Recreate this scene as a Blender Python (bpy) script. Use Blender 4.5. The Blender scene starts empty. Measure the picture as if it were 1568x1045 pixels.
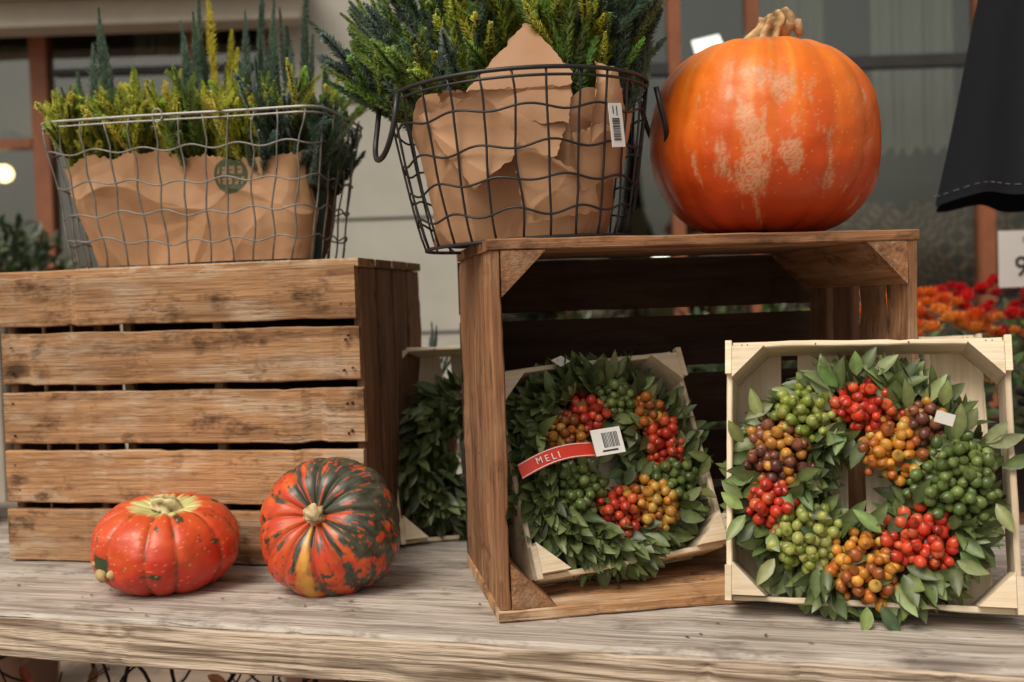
import bpy, math, random
import numpy as np
from mathutils import Vector, Matrix, noise
rnd=random.Random(11)
U=rnd.uniform
scene=bpy.context.scene
COL=scene.collection

# ------------------------------------------------------------------ helpers
def empty(name,M=None,parent=None):
    o=bpy.data.objects.new(name,None); COL.objects.link(o); o.empty_display_size=.05
    if parent: o.parent=parent
    if M is not None: o.matrix_local=M
    return o
def frame(origin,ex,ey,ez):
    M=Matrix.Identity(4)
    for i,e in enumerate((ex,ey,ez)):
        for r in range(3): M[r][i]=e[r]
    for r in range(3): M[r][3]=origin[r]
    return M
def yawframe(o,deg):
    return Matrix.Translation(o)@Matrix.Rotation(math.radians(deg),4,'Z')
class MB:
    def __init__(s): s.v=[];s.f=[];s.c=[];s.m=[]
    def add(s,vs,fs,col=(1,1,1),mi=0):
        o=len(s.v); s.v.extend([tuple(v) for v in vs])
        s.f.extend([tuple(i+o for i in f) for f in fs]); s.m.extend([mi]*len(fs))
        if isinstance(col,list): s.c.extend(col)
        else: s.c.extend([col]*len(vs))
    def tube(s,pts,r,sides=6,closed=False,col=(1,1,1),mi=0,cap=True):
        pts=[Vector(p) for p in pts]; n=len(pts)
        rs=r if isinstance(r,(list,tuple)) else [r]*n
        up=None; rings=[]
        for i in range(n):
            if closed: t=pts[(i+1)%n]-pts[i-1]
            else: t=pts[min(i+1,n-1)]-pts[max(i-1,0)]
            t.normalize()
            if up is None:
                a=Vector((0,0,1)) if abs(t.z)<.9 else Vector((1,0,0))
                up=(a-t*a.dot(t)).normalized()
            else:
                up=(up-t*up.dot(t)).normalized()
            b=t.cross(up)
            rings.append([pts[i]+(up*math.cos(k*2*math.pi/sides)+b*math.sin(k*2*math.pi/sides))*rs[i] for k in range(sides)])
        vs=[v for R in rings for v in R]; fs=[]
        for i in range(n if closed else n-1):
            j=(i+1)%n
            for k in range(sides):
                k2=(k+1)%sides
                fs.append((i*sides+k,i*sides+k2,j*sides+k2,j*sides+k))
        if cap and not closed:
            fs.append(tuple(range(sides))[::-1]); fs.append(tuple((n-1)*sides+k for k in range(sides)))
        s.add(vs,fs,col,mi)
    def box(s,a,b,col=(1,1,1),mi=0,M=None):
        vs=[Vector((x,y,z)) for x in (a[0],b[0]) for y in (a[1],b[1]) for z in (a[2],b[2])]
        if M is not None: vs=[M@v for v in vs]
        s.add(vs,[(0,1,3,2),(4,6,7,5),(0,4,5,1),(2,3,7,6),(0,2,6,4),(1,5,7,3)],col,mi)
    def build(s,name,mats,parent=None,M=None,smooth=True):
        me=bpy.data.meshes.new(name); me.from_pydata(s.v,[],s.f)
        for m in (mats if isinstance(mats,(list,tuple)) else [mats]): me.materials.append(m)
        me.polygons.foreach_set('material_index',s.m)
        me.polygons.foreach_set('use_smooth',[smooth]*len(s.f))
        at=me.color_attributes.new('Col','FLOAT_COLOR','POINT')
        arr=np.ones((len(s.v),4),dtype=np.float32); arr[:,:3]=np.array(s.c,dtype=np.float32).reshape(-1,3)
        at.data.foreach_set('color',arr.ravel()); me.update()
        o=bpy.data.objects.new(name,me); COL.objects.link(o)
        if parent: o.parent=parent
        if M is not None: o.matrix_local=M
        return o

# ------------------------------------------------------------------ materials
def newmat(name):
    m=bpy.data.materials.new(name); m.use_nodes=True; nt=m.node_tree
    b=nt.nodes['Principled BSDF']; return m,nt,b
def N(nt,t,**k):
    n=nt.nodes.new(t)
    for a,v in k.items():
        if a in n.inputs: n.inputs[a].default_value=v
        else: setattr(n,a,v)
    return n
def L(nt,a,b): nt.links.new(a,b)
def mth(nt,op,a,b=None,c=None,clamp=False):
    n=nt.nodes.new('ShaderNodeMath'); n.operation=op; n.use_clamp=clamp
    for i,x in enumerate((a,b,c)):
        if x is None: continue
        if isinstance(x,(int,float)): n.inputs[i].default_value=x
        else: nt.links.new(x,n.inputs[i])
    return n.outputs[0]
def mixc(nt,f,a,b,mode='MIX'):
    n=nt.nodes.new('ShaderNodeMix'); n.data_type='RGBA'; n.blend_type=mode
    for i,x in ((0,f),(6,a),(7,b)):
        if isinstance(x,(int,float)): n.inputs[i].default_value=x
        elif isinstance(x,tuple): n.inputs[i].default_value=(*x,1) if len(x)==3 else x
        else: nt.links.new(x,n.inputs[i])
    return n.outputs[2]
def mapr(nt,x,a,b,c=0.,d=1.):
    n=nt.nodes.new('ShaderNodeMapRange'); nt.links.new(x,n.inputs[0])
    for i,v in enumerate((a,b,c,d)): n.inputs[i+1].default_value=v
    return n.outputs[0]
def mapping(nt,vec,sc):
    n=nt.nodes.new('ShaderNodeMapping'); nt.links.new(vec,n.inputs[0]); n.inputs['Scale'].default_value=sc; return n.outputs[0]
def noi(nt,vec,scale,detail=3,rough=.5,dist=0):
    n=nt.nodes.new('ShaderNodeTexNoise'); nt.links.new(vec,n.inputs['Vector'])
    n.inputs['Scale'].default_value=scale;n.inputs['Detail'].default_value=detail;n.inputs['Roughness'].default_value=rough;n.inputs['Distortion'].default_value=dist
    return n
def wood(name,light,dark,pale,ring=14,patch=.5,bump=.35,rough=.75,knot=1.,ringamt=.45,band=9.,scuff=0.,stain=.6,crack=0.,con=1.,base=.62,kscale=(4.2,9,9)):
    m,nt,b=newmat(name)
    tc=N(nt,'ShaderNodeTexCoord'); oi=N(nt,'ShaderNodeObjectInfo')
    add=N(nt,'ShaderNodeVectorMath',operation='ADD'); sc=N(nt,'ShaderNodeVectorMath',operation='SCALE')
    cx=N(nt,'ShaderNodeCombineXYZ')
    L(nt,oi.outputs['Random'],cx.inputs[0]);L(nt,mth(nt,'FRACT',mth(nt,'MULTIPLY',oi.outputs['Random'],17.3)),cx.inputs[1]);L(nt,mth(nt,'FRACT',mth(nt,'MULTIPLY',oi.outputs['Random'],91.7)),cx.inputs[2])
    L(nt,cx.outputs[0],sc.inputs[0]); sc.inputs['Scale'].default_value=23.
    L(nt,tc.outputs['Object'],add.inputs[0]); L(nt,sc.outputs[0],add.inputs[1]); P=add.outputs[0]
    vor=N(nt,'ShaderNodeTexVoronoi'); L(nt,mapping(nt,P,kscale),vor.inputs['Vector']); vor.inputs['Scale'].default_value=1.
    kd=vor.outputs['Distance']
    kn=mth(nt,'MULTIPLY',mapr(nt,kd,.34,.0,0,1.),knot)
    kdark=mapr(nt,kd,.13,.05,0,1.)
    bnd=noi(nt,mapping(nt,P,(1.4,band,band)),1.,1,.45,.2).outputs['Fac']
    ph=mth(nt,'ADD',mth(nt,'MULTIPLY',bnd,ring*6.),mth(nt,'MULTIPLY',kn,9.))
    rg=mth(nt,'POWER',mth(nt,'ADD',mth(nt,'MULTIPLY',mth(nt,'SINE',ph),.5),.5),1.6)
    fib=noi(nt,mapping(nt,P,(9,230,230)),1.,2,.7).outputs['Fac']
    streak=noi(nt,mapping(nt,P,(2.2,70,70)),1.,2,.65).outputs['Fac']
    pat=noi(nt,mapping(nt,P,(6,24,24)),1.,4,.70).outputs['Fac']
    pat2=noi(nt,mapping(nt,P,(9,17,17)),1.3,4,.74).outputs['Fac']
    f=mth(nt,'SUBTRACT',mth(nt,'ADD',mth(nt,'ADD',mth(nt,'MULTIPLY',mapr(nt,fib,.32,.68),.5*con),mth(nt,'MULTIPLY',mapr(nt,streak,.32,.68),.55*con)),base-.42*con),mth(nt,'MULTIPLY',rg,ringamt),clamp=True)
    c=mixc(nt,f,dark,light)
    c=mixc(nt,mth(nt,'MULTIPLY',mapr(nt,pat,.50,.66),patch),c,pale)
    dk=mth(nt,'MULTIPLY',mapr(nt,pat2,.46,.33),stain)
    c=mixc(nt,dk,c,tuple(x*.55 for x in dark))
    if scuff>0:
        sm=mth(nt,'MULTIPLY',mapr(nt,pat2,.62,.67),mapr(nt,fib,.44,.58))
        c=mixc(nt,mth(nt,'MULTIPLY',sm,scuff),c,(.60,.50,.38))
    c=mixc(nt,mth(nt,'MULTIPLY',kdark,.85*min(1,knot)),c,tuple(x*.35 for x in dark))
    if crack>0:
        crk=mapr(nt,mth(nt,'ABSOLUTE',mth(nt,'SUBTRACT',streak,.5)),.010,.0)
        crk=mth(nt,'MULTIPLY',crk,mapr(nt,pat,.48,.56))
        c=mixc(nt,mth(nt,'MULTIPLY',crk,crack),c,(.045,.03,.022))
    var=mapr(nt,oi.outputs['Random'],0,1,.80,1.16)
    vm=N(nt,'ShaderNodeVectorMath',operation='SCALE'); L(nt,c,vm.inputs[0]); L(nt,var,vm.inputs['Scale'])
    L(nt,vm.outputs[0],b.inputs['Base Color']); b.inputs['Roughness'].default_value=rough
    b.inputs['Specular IOR Level'].default_value=.3
    bp=N(nt,'ShaderNodeBump'); bp.inputs['Strength'].default_value=bump; bp.inputs['Distance'].default_value=.003
    L(nt,mth(nt,'ADD',fib,streak),bp.inputs['Height']); L(nt,bp.outputs[0],b.inputs['Normal'])
    return m
def vcol(name,rough=.5,spec=.5,nscale=60,namt=.35,bump=.2,bscale=150,coat=0,metal=0,bdist=.001,trans=0):
    m,nt,b=newmat(name)
    at=N(nt,'ShaderNodeAttribute'); at.attribute_name='Col'
    tc=N(nt,'ShaderNodeTexCoord')
    n=noi(nt,tc.outputs['Object'],nscale,2,.6).outputs['Fac']
    vm=N(nt,'ShaderNodeVectorMath',operation='SCALE'); L(nt,at.outputs['Color'],vm.inputs[0]); L(nt,mapr(nt,n,.25,.75,1-namt,1+namt),vm.inputs['Scale'])
    L(nt,vm.outputs[0],b.inputs['Base Color'])
    L(nt,mapr(nt,n,.3,.7,rough*.8,min(1,rough*1.2)),b.inputs['Roughness']); b.inputs['Specular IOR Level'].default_value=spec
    b.inputs['Coat Weight'].default_value=coat; b.inputs['Coat Roughness'].default_value=.25; b.inputs['Metallic'].default_value=metal
    if bump>0:
        bn=noi(nt,tc.outputs['Object'],bscale,2,.6).outputs['Fac']
        bp=N(nt,'ShaderNodeBump'); bp.inputs['Strength'].default_value=bump; bp.inputs['Distance'].default_value=bdist
        L(nt,bn,bp.inputs['Height']); L(nt,bp.outputs[0],b.inputs['Normal'])
    if trans>0:
        tr=N(nt,'ShaderNodeBsdfTranslucent'); L(nt,vm.outputs[0],tr.inputs['Color']); mx=N(nt,'ShaderNodeMixShader'); mx.inputs[0].default_value=trans
        out=nt.nodes['Material Output']; L(nt,b.outputs[0],mx.inputs[1]); L(nt,tr.outputs[0],mx.inputs[2]); L(nt,mx.outputs[0],out.inputs[0])
    return m
def plain(name,c,rough=.7,nscale=6,namt=.2,metal=0,aniso=(1,1,1)):
    m,nt,b=newmat(name); tc=N(nt,'ShaderNodeTexCoord')
    V=mapping(nt,tc.outputs['Object'],aniso)
    n=noi(nt,V,nscale,4,.6).outputs['Fac']
    c2=mixc(nt,mapr(nt,n,.3,.7),tuple(x*(1-namt) for x in c),tuple(min(1,x*(1+namt)) for x in c))
    L(nt,c2,b.inputs['Base Color']); b.inputs['Roughness'].default_value=rough; b.inputs['Metallic'].default_value=metal
    return m
def emis(name,c,s):
    m,nt,b=newmat(name); b.inputs['Base Color'].default_value=(*c,1); b.inputs['Emission Color'].default_value=(*c,1); b.inputs['Emission Strength'].default_value=s; return m

W_LEFT=wood('aged_crate_wood',(.53,.30,.15),(.17,.078,.034),(.60,.47,.34),ring=5,patch=.65,ringamt=.22,band=8,scuff=.6,bump=.7,stain=.9,crack=.6)
W_SIDE=wood('crate_side_wood',(.26,.135,.07),(.11,.05,.025),(.32,.21,.135),ring=6,patch=.4,ringamt=.25,bump=.5,crack=.4)
W_MID=wood('brown_crate_wood',(.37,.185,.09),(.13,.055,.026),(.45,.30,.19),ring=6,patch=.55,ringamt=.25,bump=.6,crack=.5,stain=.8)
W_INNER=wood('shaded_crate_wood',(.060,.030,.017),(.028,.013,.007),(.08,.045,.027),ring=8,patch=.3)  # crate wood with the interior shade darkened into its colour
W_LIGHT=wood('fresh_pale_wood',(.86,.74,.56),(.62,.47,.30),(.90,.81,.66),ring=4,patch=.4,ringamt=.12,knot=.1,bump=.3,rough=.65,stain=.15,con=.8)
W_TABLE=wood('weathered_table_wood',(.56,.50,.445),(.20,.157,.125),(.63,.59,.55),ring=8,patch=.6,ringamt=.30,band=9,bump=1.,rough=.8,stain=.6,crack=.9,con=1.15,kscale=(2.2,6,6))
W_EDGE=wood('weathered_edge_wood',(.54,.44,.34),(.12,.078,.05),(.52,.46,.39),ring=9,patch=.2,ringamt=.85,band=34,bump=1.,rough=.85,stain=.25,crack=.5,con=.6,base=.98,kscale=(2.6,9,9))

# ------------------------------------------------------------------ board
AX={'x':Matrix.Identity(3),'z':Matrix(((0,1,0),(0,0,1),(1,0,0))),'y':Matrix(((0,0,1),(1,0,0),(0,1,0)))}
def board(name,parent,mat,a,b,axis='x',ch=.0015,jit=.0007,rot=0,wav=0):
    a=Vector(a);b=Vector(b);c=(a+b)/2;d=b-a
    if axis=='x': l,w,t=d.x,d.y,d.z
    elif axis=='z': l,w,t=d.z,d.x,d.y
    else: l,w,t=d.y,d.z,d.x
    n=max(6,int(l/.012)); hw,ht=w/2,t/2
    ch=min(ch,hw*.4,ht*.4)
    sec=[(-hw+ch,-ht),(hw-ch,-ht),(hw,-ht+ch),(hw,ht-ch),(hw-ch,ht),(-hw+ch,ht),(-hw,ht-ch),(-hw,-ht+ch)]
    mb=MB(); vs=[];fs=[]; s0=U(0,100)
    for i in range(n+1):
        x=-l/2+l*i/n
        jy1=noise.noise((x*14,s0,0))*jit*2+noise.noise((x*60,s0,5))*jit
        jy2=noise.noise((x*14,s0,9))*jit*2+noise.noise((x*60,s0,15))*jit
        jz=noise.noise((x*9,s0,20))*jit*.6
        if noise.noise((x*23,s0,44))>.5: jy1-=jit*2.2
        if noise.noise((x*23,s0,54))>.5: jy2+=jit*2.2
        wv=noise.noise((x*2.2,s0,33))*wav
        for (y,z) in sec:
            yy=y+(jy1 if y>0 else jy2)+(wv if y<0 else 0)
            zz2=z+(jy1 if z>0 else jy2)*.35
            vs.append((x,yy,zz2+jz))
    for i in range(n):
        for k in range(8):
            k2=(k+1)%8; fs.append((i*8+k,(i+1)*8+k,(i+1)*8+k2,i*8+k2))
    fs.append(tuple(range(8))); fs.append(tuple(n*8+k for k in range(7,-1,-1)))
    fs=[f[::-1] for f in fs]
    mb.add(vs,fs)
    M=Matrix.Translation(c)@Matrix.Rotation(math.radians(rot),4,'Y')@AX[axis].to_4x4()
    return mb.build(name,mat,parent,M,smooth=False)
def prism(name,parent,mat,p,q,r,y0,y1):
    mb=MB(); vs=[(x,y,z) for y in (y0,y1) for x,z in (p,q,r)]
    mb.add(vs,[(0,1,2),(5,4,3),(0,3,4,1),(1,4,5,2),(2,5,3,0)])
    me=mb.build(name,mat,None,None,False)
    me.data.transform(AX['y'].to_4x4().inverted()); me.parent=parent; me.matrix_local=AX['y'].to_4x4()
    return me
NAIL=plain('rusty_nail',(.05,.035,.03),.5,metal=.6)
def nails(parent,pts,r=.0016,name='nails'):
    mb=MB()
    for p in pts:
        p=Vector(p); mb.tube([p+Vector((0,.002,0)),p+Vector((0,-.0010,0))],r*U(.8,1.2),7)
    mb.build(name,NAIL,parent)

# ------------------------------------------------------------------ table
T=empty('wooden_table',yawframe((0,1.06,0),-16))
ys=[(0,.172),(.1765,.335),(.3395,.48),(.4845,.64)]
for i,(y0,y1) in enumerate(ys):
    xs=[(-1.9,1.7)] if i%2==0 else [(-1.9,.33),(.335,1.7)]
    if i==2: xs=[(-1.9,-.13),(-.126,1.7)]
    for j,(x0,x1) in enumerate(xs):
        board('plank_%d_%d'%(i,j),T,W_TABLE,(x0,y0,-.046+U(0,.003)),(x1,y1,-U(0,.002) if i else 0),'x',ch=.004,jit=.0018,wav=.004 if i==0 else 0)
board('front_edge',T,W_EDGE,(-1.9,-.012,-.0475),(1.7,-.0045,-.003),'x',ch=.003,jit=.0012)
for x in (-1.55,1.4):
    for y in (.06,.55):
        board('leg',T,W_TABLE,(x-.04,y-.04,-.78),(x+.04,y+.04,-.048),'z')
board('rear_rail',T,W_TABLE,(-1.5,.53,-.15),(1.36,.56,-.049),'x')

# ------------------------------------------------------------------ left crate (base towards viewer)
C1=empty('wooden_crate',yawframe((-.705,1.498,.001),-12))
W,D,H=.520,.28,.40
z=.0
nl=[]
for i in range(5):
    h=[.071,.072,.071,.071,.068][i]
    board('front_slat_%d'%i,C1,W_LEFT,(U(-.004,.002),U(-.002,.0),z),(W+U(-.003,.003),.011,z+h),'x',rot=U(-.3,.3),jit=.0019,wav=.003)
    for xx in (.014,W-.012,W-.02):
        for zz in (z+.015,z+h-.017): nl.append((xx+U(-.003,.003),-.0012,zz+U(-.004,.004)))
    z+=h+.0095
nails(C1,nl)
for side,x0 in (('left',0),('right',W-.011)):
    for k in range(4):
        y0=.012+k*.068
        board('%s_slat_%d'%(side,k),C1,W_SIDE,(x0,y0,0),(x0+.011,y0+.060,H-.0125),'z',jit=.001)
for k in range(4):
    y0=k*.071
    board('top_slat_%d'%k,C1,W_LEFT if k==0 else W_SIDE,(-.002,y0,H-.0115),(W+.002,y0+.064,H),'x')
    board('bottom_slat_%d'%k,C1,W_SIDE,(.012,y0+.012,.0),(W-.012,y0+.066,.011),'x')
for k in range(4):
    board('added_rear_slat_%d'%k,C1,W_INNER,(.012,D+.002,.012+k*.096),(W-.012,D+.011,.012+k*.096+.088),'x')  # added dark slats so the front gaps read as shade
for (px,pz,sx,sz) in ((.0115,.0115,1,1),(W-.0115,.0115,-1,1),(.0115,H-.012,1,-1),(W-.0115,H-.012,-1,-1)):
    prism('corner_post',C1,W_SIDE,(px,pz),(px+sx*.045,pz),(px,pz+sz*.045),.0125,D-.004)
for x in (.12,.165,.30): board('inner_stay',C1,W_LEFT,(x,.03,.012),(x+.012,.042,H-.013),'z')
# ------------------------------------------------------------------ centre crate (open towards viewer)
C2=empty('wooden_crate',yawframe((-.021,1.123,.001),9.5))
W2,D2,H2=.482,.27,.402
for side,x0 in (('left',0),('right',W2-.012)):
    for k in range(4):
        y0=.002+k*.0675
        board('%s_slat_%d'%(side,k),C2,W_MID if (k==0 or side=='left') else W_SIDE,(x0,y0,.0125),(x0+.012,y0+(.063 if side=='left' else .050),H2-.0125),'z',jit=.001)
for k in range(3):
    y0=k*.092
    board('top_slat_%d'%k,C2,W_MID if k==0 else W_SIDE,(-.002,y0,H2-.012),(W2+.002,y0+.084,H2),'x',jit=.0012)
    board('bottom_slat_%d'%k,C2,W_LEFT,(-.002,y0,0),(W2+.002,y0+.084,.012),'x')
zz=.012
for k in range(5):
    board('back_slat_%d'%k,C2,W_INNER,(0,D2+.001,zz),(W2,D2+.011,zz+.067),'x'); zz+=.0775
for (px,pz,sx,sz) in ((.0125,.0125,1,1),(W2-.0125,.0125,-1,1),(.0125,H2-.0125,1,-1),(W2-.0125,H2-.0125,-1,-1)):
    prism('corner_post',C2,W_MID,(px,pz),(px+sx*.048,pz),(px,pz+sz*.048),.001,D2-.002)

# ------------------------------------------------------------------ trays + wreaths
def basis(bl,br,tl):
    bl,br,tl=Vector(bl),Vector(br),Vector(tl)
    e1=(br-bl).normalized(); e2=(tl-bl); e2=(e2-e1*e2.dot(e1)).normalized(); e3=e1.cross(e2)
    return frame(bl,e1,e2,e3),(br-bl).length
def tray(M,w,h,d=.065,parent_name='wooden_tray'):
    t=empty(parent_name,M)
    th=.006
    board('left_wall',t,W_LIGHT,(0,.004,-d),(th,h-.004,-.004),'y')
    board('right_wall',t,W_LIGHT,(w-th,.004,-d),(w,h-.004,-.004),'y')
    board('bottom_wall',t,W_LIGHT,(th+.0005,.001,-d),(w-th-.0005,.001+th,-.008),'x')
    board('top_wall',t,W_LIGHT,(th+.0005,h-th-.001,-d),(w-th-.0005,h-.001,-.008),'x')
    n=4; gw=(w-.004)/n
    for i in range(n):
        board('base_slat_%d'%i,t,W_LIGHT,(.002+i*gw,0,-d-.005),(.002+i*gw+gw*.74,h,-d-.0005),'y')
    k=.034
    for (cx,cy,sx,sy) in ((th+.0006,th+.0016,1,1),(w-th-.0006,th+.0016,-1,1),(th+.0006,h-th-.0016,1,-1),(w-th-.0006,h-th-.0016,-1,-1)):
        mb=MB(); vs=[(x,y,zz) for zz in (-d+.001,.006) for x,y in ((cx,cy),(cx+sx*k,cy),(cx,cy+sy*k))]
        fs=[(0,1,2),(5,4,3),(0,3,4,1),(1,4,5,2),(2,5,3,0)]
        mb.add(vs,fs); mb.build('corner_post',W_LIGHT,t,None,False)
        mb=MB()
        mb.box((min(cx-sx*(th+.001),cx-sx*.0004),min(cy-sy*th,cy+sy*.03),-.0035),(max(cx-sx*(th+.001),cx-sx*.0004),max(cy-sy*th,cy+sy*.03),.006))
        mb.build('corner_cap',W_LIGHT,t,None,False)
    mb=MB()
    for xx in (.016,.022,w-.016,w-.022,w*.33,w*.66):
        p=Vector((xx,h-.0045,-.0078)); mb.tube([p,p+Vector((0,0,.0006))],.0009,6)
    mb.build('staples',NAIL,t)
    return t
def lerp(a,b,t):
    t=max(0,min(1,t)); return tuple(x+(y-x)*t for x,y in zip(a,b))
LEAF=vcol('leaf_green',rough=.40,spec=.5,nscale=90,namt=.25,bump=0,trans=.15)
BERRY=vcol('berry_skin',rough=.33,spec=.45,nscale=160,namt=.22,bump=0,coat=.06)
def leaf(mb,p,d,nrm,l,w,col,fold=.25,curl=.2):
    d=d.normalized(); s=d.cross(nrm).normalized(); n=s.cross(d)
    rows=[(0,.06),(.2,.66),(.45,1.),(.7,.80),(.88,.40),(1,.0)]
    vs=[];cs=[]
    for t,ww in rows:
        c=p+d*(l*t)-n*(curl*l*t*t)
        hw=w*.5*ww
        vs+= [c-s*hw+n*hw*fold*1.6, c, c+s*hw+n*hw*fold*1.6]
        cs+=[col,tuple(min(1,x*1.45) for x in col),col]
    fs=[]
    for i in range(5):
        a=i*3
        fs+=[(a,a+1,a+4,a+3),(a+1,a+2,a+5,a+4)]
    mb.add(vs,fs,cs)
SPH=[]
for i in range(9):
    ph=math.pi*i/8
    for k in range(12):
        SPH.append(Vector((math.sin(ph)*math.cos(k*math.pi/6),math.sin(ph)*math.sin(k*math.pi/6),math.cos(ph))))
SPF=[(i*12+k,(i+1)*12+k,(i+1)*12+(k+1)%12,i*12+(k+1)%12) for i in range(8) for k in range(12)]
def berry(mb,c,r,col,ax,tip=(.05,.03,.015)):
    q=Vector((0,0,1)).rotation_difference(ax.normalized()); cs=[];vs=[]
    el=U(.95,1.2); side=U(.0,.35); sd_=U(0,6.28); dull=U(-.3,.4)
    for j,s in enumerate(SPH):
        row=j//12
        v=Vector(s)
        if row==0: v=Vector((0,0,1.14)) 
        if row==1: v=Vector((v.x*.45,v.y*.45,1.02))
        v.z*=el
        vs.append(c+q@(v*r)); 
        bl=max(0,s.x*math.cos(sd_)+s.y*math.sin(sd_))*side
        cc=lerp(col,(col[0]*.45,col[1]*.5,col[2]*.6),bl*2+max(0,dull)*.3)
        cs.append(tip if row<1 else (lerp(col,tip,.5) if row<2 else cc))
    mb.add(vs,SPF,cs)
BC={'g':[(.25,.30,.045),(.31,.35,.08),(.19,.25,.035),(.36,.38,.10)],'G':[(.115,.17,.04),(.16,.22,.055),(.09,.14,.035),(.2,.27,.08)],
    'r':[(.60,.045,.018),(.70,.075,.025),(.48,.03,.014),(.66,.12,.04)],'o':[(.62,.24,.025),(.68,.31,.045),(.52,.15,.02),(.33,.09,.02),(.60,.36,.07)],
    'b':[(.20,.06,.03),(.46,.19,.03),(.12,.04,.03),(.55,.25,.04),(.28,.10,.05)]}
LG=[(.075,.105,.034),(.105,.145,.048),(.155,.20,.075),(.20,.245,.10),(.055,.08,.028),(.125,.165,.055)]
def wreath(parent,cx,cy,R,minor,clusters,sc,zc,nl=620,leaf_l=.034,br=.0057,dark=1.,keep=.95,top=55):
    mb=MB()
    C=Vector((cx,cy,zc))
    CL=[(dx*sc,dy*sc,r*sc) for dx,dy,r,t in clusters]
    for k in range(5):
        pts=[]
        for i in range(60):
            a=2*math.pi*i/60; rr=R+math.sin(a*5+k*1.3)*.008; pts.append(C+Vector((math.cos(a)*rr,math.sin(a)*rr,-.012+math.cos(a*5+k*1.3)*.008)))
        mb.tube(pts,.003,5,True,(.05,.035,.02))
    for _ in range(nl):
        a=U(0,2*math.pi); rad=Vector((math.cos(a),math.sin(a),0)); tan=Vector((-math.sin(a),math.cos(a),0)); zz=Vector((0,0,1))
        psi=U(-.6,math.pi+.3)
        off=rad*math.cos(psi)+zz*math.sin(psi)
        m=minor*U(.55,1.05)
        p=C+rad*R+off*m*.8
        d=off*U(.3,.9)+tan*U(-.2,1.1)+rad*U(-.1,.45)+Vector((U(-.3,.3),U(-.3,.3),U(-.2,.3)))
        bad=False
        for tt in (.25,.6,.95):
            p2=p+d.normalized()*leaf_l*tt
            for (dx,dy,r) in CL:
                if math.hypot(p2.x-C.x-dx,p2.y-C.y-dy)<r*keep and p2.z>C.z+minor*.25: bad=True
        if bad: continue
        nrm=(off+zz*.6+Vector((U(-.5,.5),U(-.5,.5),U(-.3,.3))))
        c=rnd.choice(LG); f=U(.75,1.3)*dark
        leaf(mb,p,d,nrm,leaf_l*U(.75,1.25),leaf_l*U(.34,.48),tuple(x*f for x in c),fold=U(.1,.4),curl=U(-.1,.35))
    mb.build('leaves',LEAF,parent)
    mb=MB()
    for (dx,dy,r,t) in clusters:
        cc=C+Vector((dx*sc,dy*sc,0)); r*=sc
        ex=U(.88,1.1); tw_=U(0,3)
        for layer in range(3):
            n=int((r/br)**2*(.95,.70,.32)[layer]); 
            for i in range(n):
                q=math.sqrt((i+.5)/n)*r*(1.05,.86,.62)[layer]; an=i*2.39996+layer*1.1+dx
                hz=minor*.50+math.sqrt(max(0,1-(q/r)**2*.85))*r*.30+layer*br*1.1-.003
                o_=Vector((math.cos(an)*q*ex,math.sin(an)*q/ex,hz)); o_=Matrix.Rotation(tw_,3,'Z')@o_
                p=cc+o_+Vector((U(-1,1),U(-1,1),U(-1,1)))*br*.5
                ax=Vector((o_.x/r*1.1,o_.y/r*1.1,.8))+Vector((U(-1,1),U(-1,1),0))
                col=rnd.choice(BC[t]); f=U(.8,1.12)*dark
                berry(mb,p,br*U(.74,1.14),tuple(min(1,x*f) for x in col),ax)
                if U(0,1)<.5:
                    mb.tube([p,p-Vector((math.cos(an)*.2,math.sin(an)*.2,1))*.012],.0008,4,False,(.12,.14,.04))
    mb.build('berries',BERRY,parent)
    mb=MB()
    for i in range(top):
        dx,dy,r,t=rnd.choice(clusters); an=U(0,6.28)
        p=C+Vector((dx*sc+math.cos(an)*r*sc*1.05,dy*sc+math.sin(an)*r*sc*1.05,minor*.75))
        d=Vector((math.cos(an+U(-.9,.9)),math.sin(an+U(-.9,.9)),U(.1,.7)))
        leaf(mb,p,d,Vector((U(-.3,.3),U(-.3,.3),1)),leaf_l*U(.7,1.0),leaf_l*.40,tuple(x*dark*U(.9,1.3) for x in rnd.choice(LG)))
    mb.build('top_leaves',LEAF,parent)

PAPERW=plain('white_label_paper',(.75,.75,.73),.6,namt=.05)
REDL=plain('red_label',(.62,.04,.02),.4,namt=.08)
INK=plain('black_ink',(.03,.03,.03),.6)
M2,w2=basis((.213,1.112,.019),(.480,1.028,.019),(.226,1.178,.288))
t2=tray(M2,.283,.277)
wr2=empty('berry_wreath',M2)
s=.00066
cl2=[(-84,112,50,'g'),(6,124,48,'r'),(48,60,52,'o'),(92,98,38,'b'),(-126,52,54,'b'),(-136,-30,44,'r'),(-88,-78,56,'g'),(0,-122,58,'o'),(82,-82,54,'r'),(130,16,68,'G')]
wreath(wr2,.1375,.122,.083,.036,cl2,s,-.027,nl=2400,br=.0061,leaf_l=.036,top=70)
M1,w1=basis((.018,1.153,.035),(.240,1.235,.048),(-.012,1.24,.262))
t1=tray(M1,.243,.245)
wr1=empty('berry_wreath',M1)
s1=.00076
cl1=[(-70,58,44,'o'),(-18,86,42,'r'),(42,104,42,'G'),(94,76,42,'o'),(114,18,44,'r'),(112,-48,46,'G'),(60,-86,54,'o'),(-2,-90,44,'r'),(-64,-38,52,'G')]
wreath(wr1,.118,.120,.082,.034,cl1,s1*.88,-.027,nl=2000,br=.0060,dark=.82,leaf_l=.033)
lab=empty('product_label',M1@Matrix.Translation((.046,.122,.032))@Matrix.Rotation(math.radians(8),4,'Z'))
mb=MB(); vs=[];n=14
for i in range(n+1):
    x=-.050+.092*i/n; zz=.006*math.sin(i/n*3.1)
    yo=.006*math.sin(i/n*3.1)
    vs+=[(x,-.0085+yo,zz),(x,.0085+yo,zz)]
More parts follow.
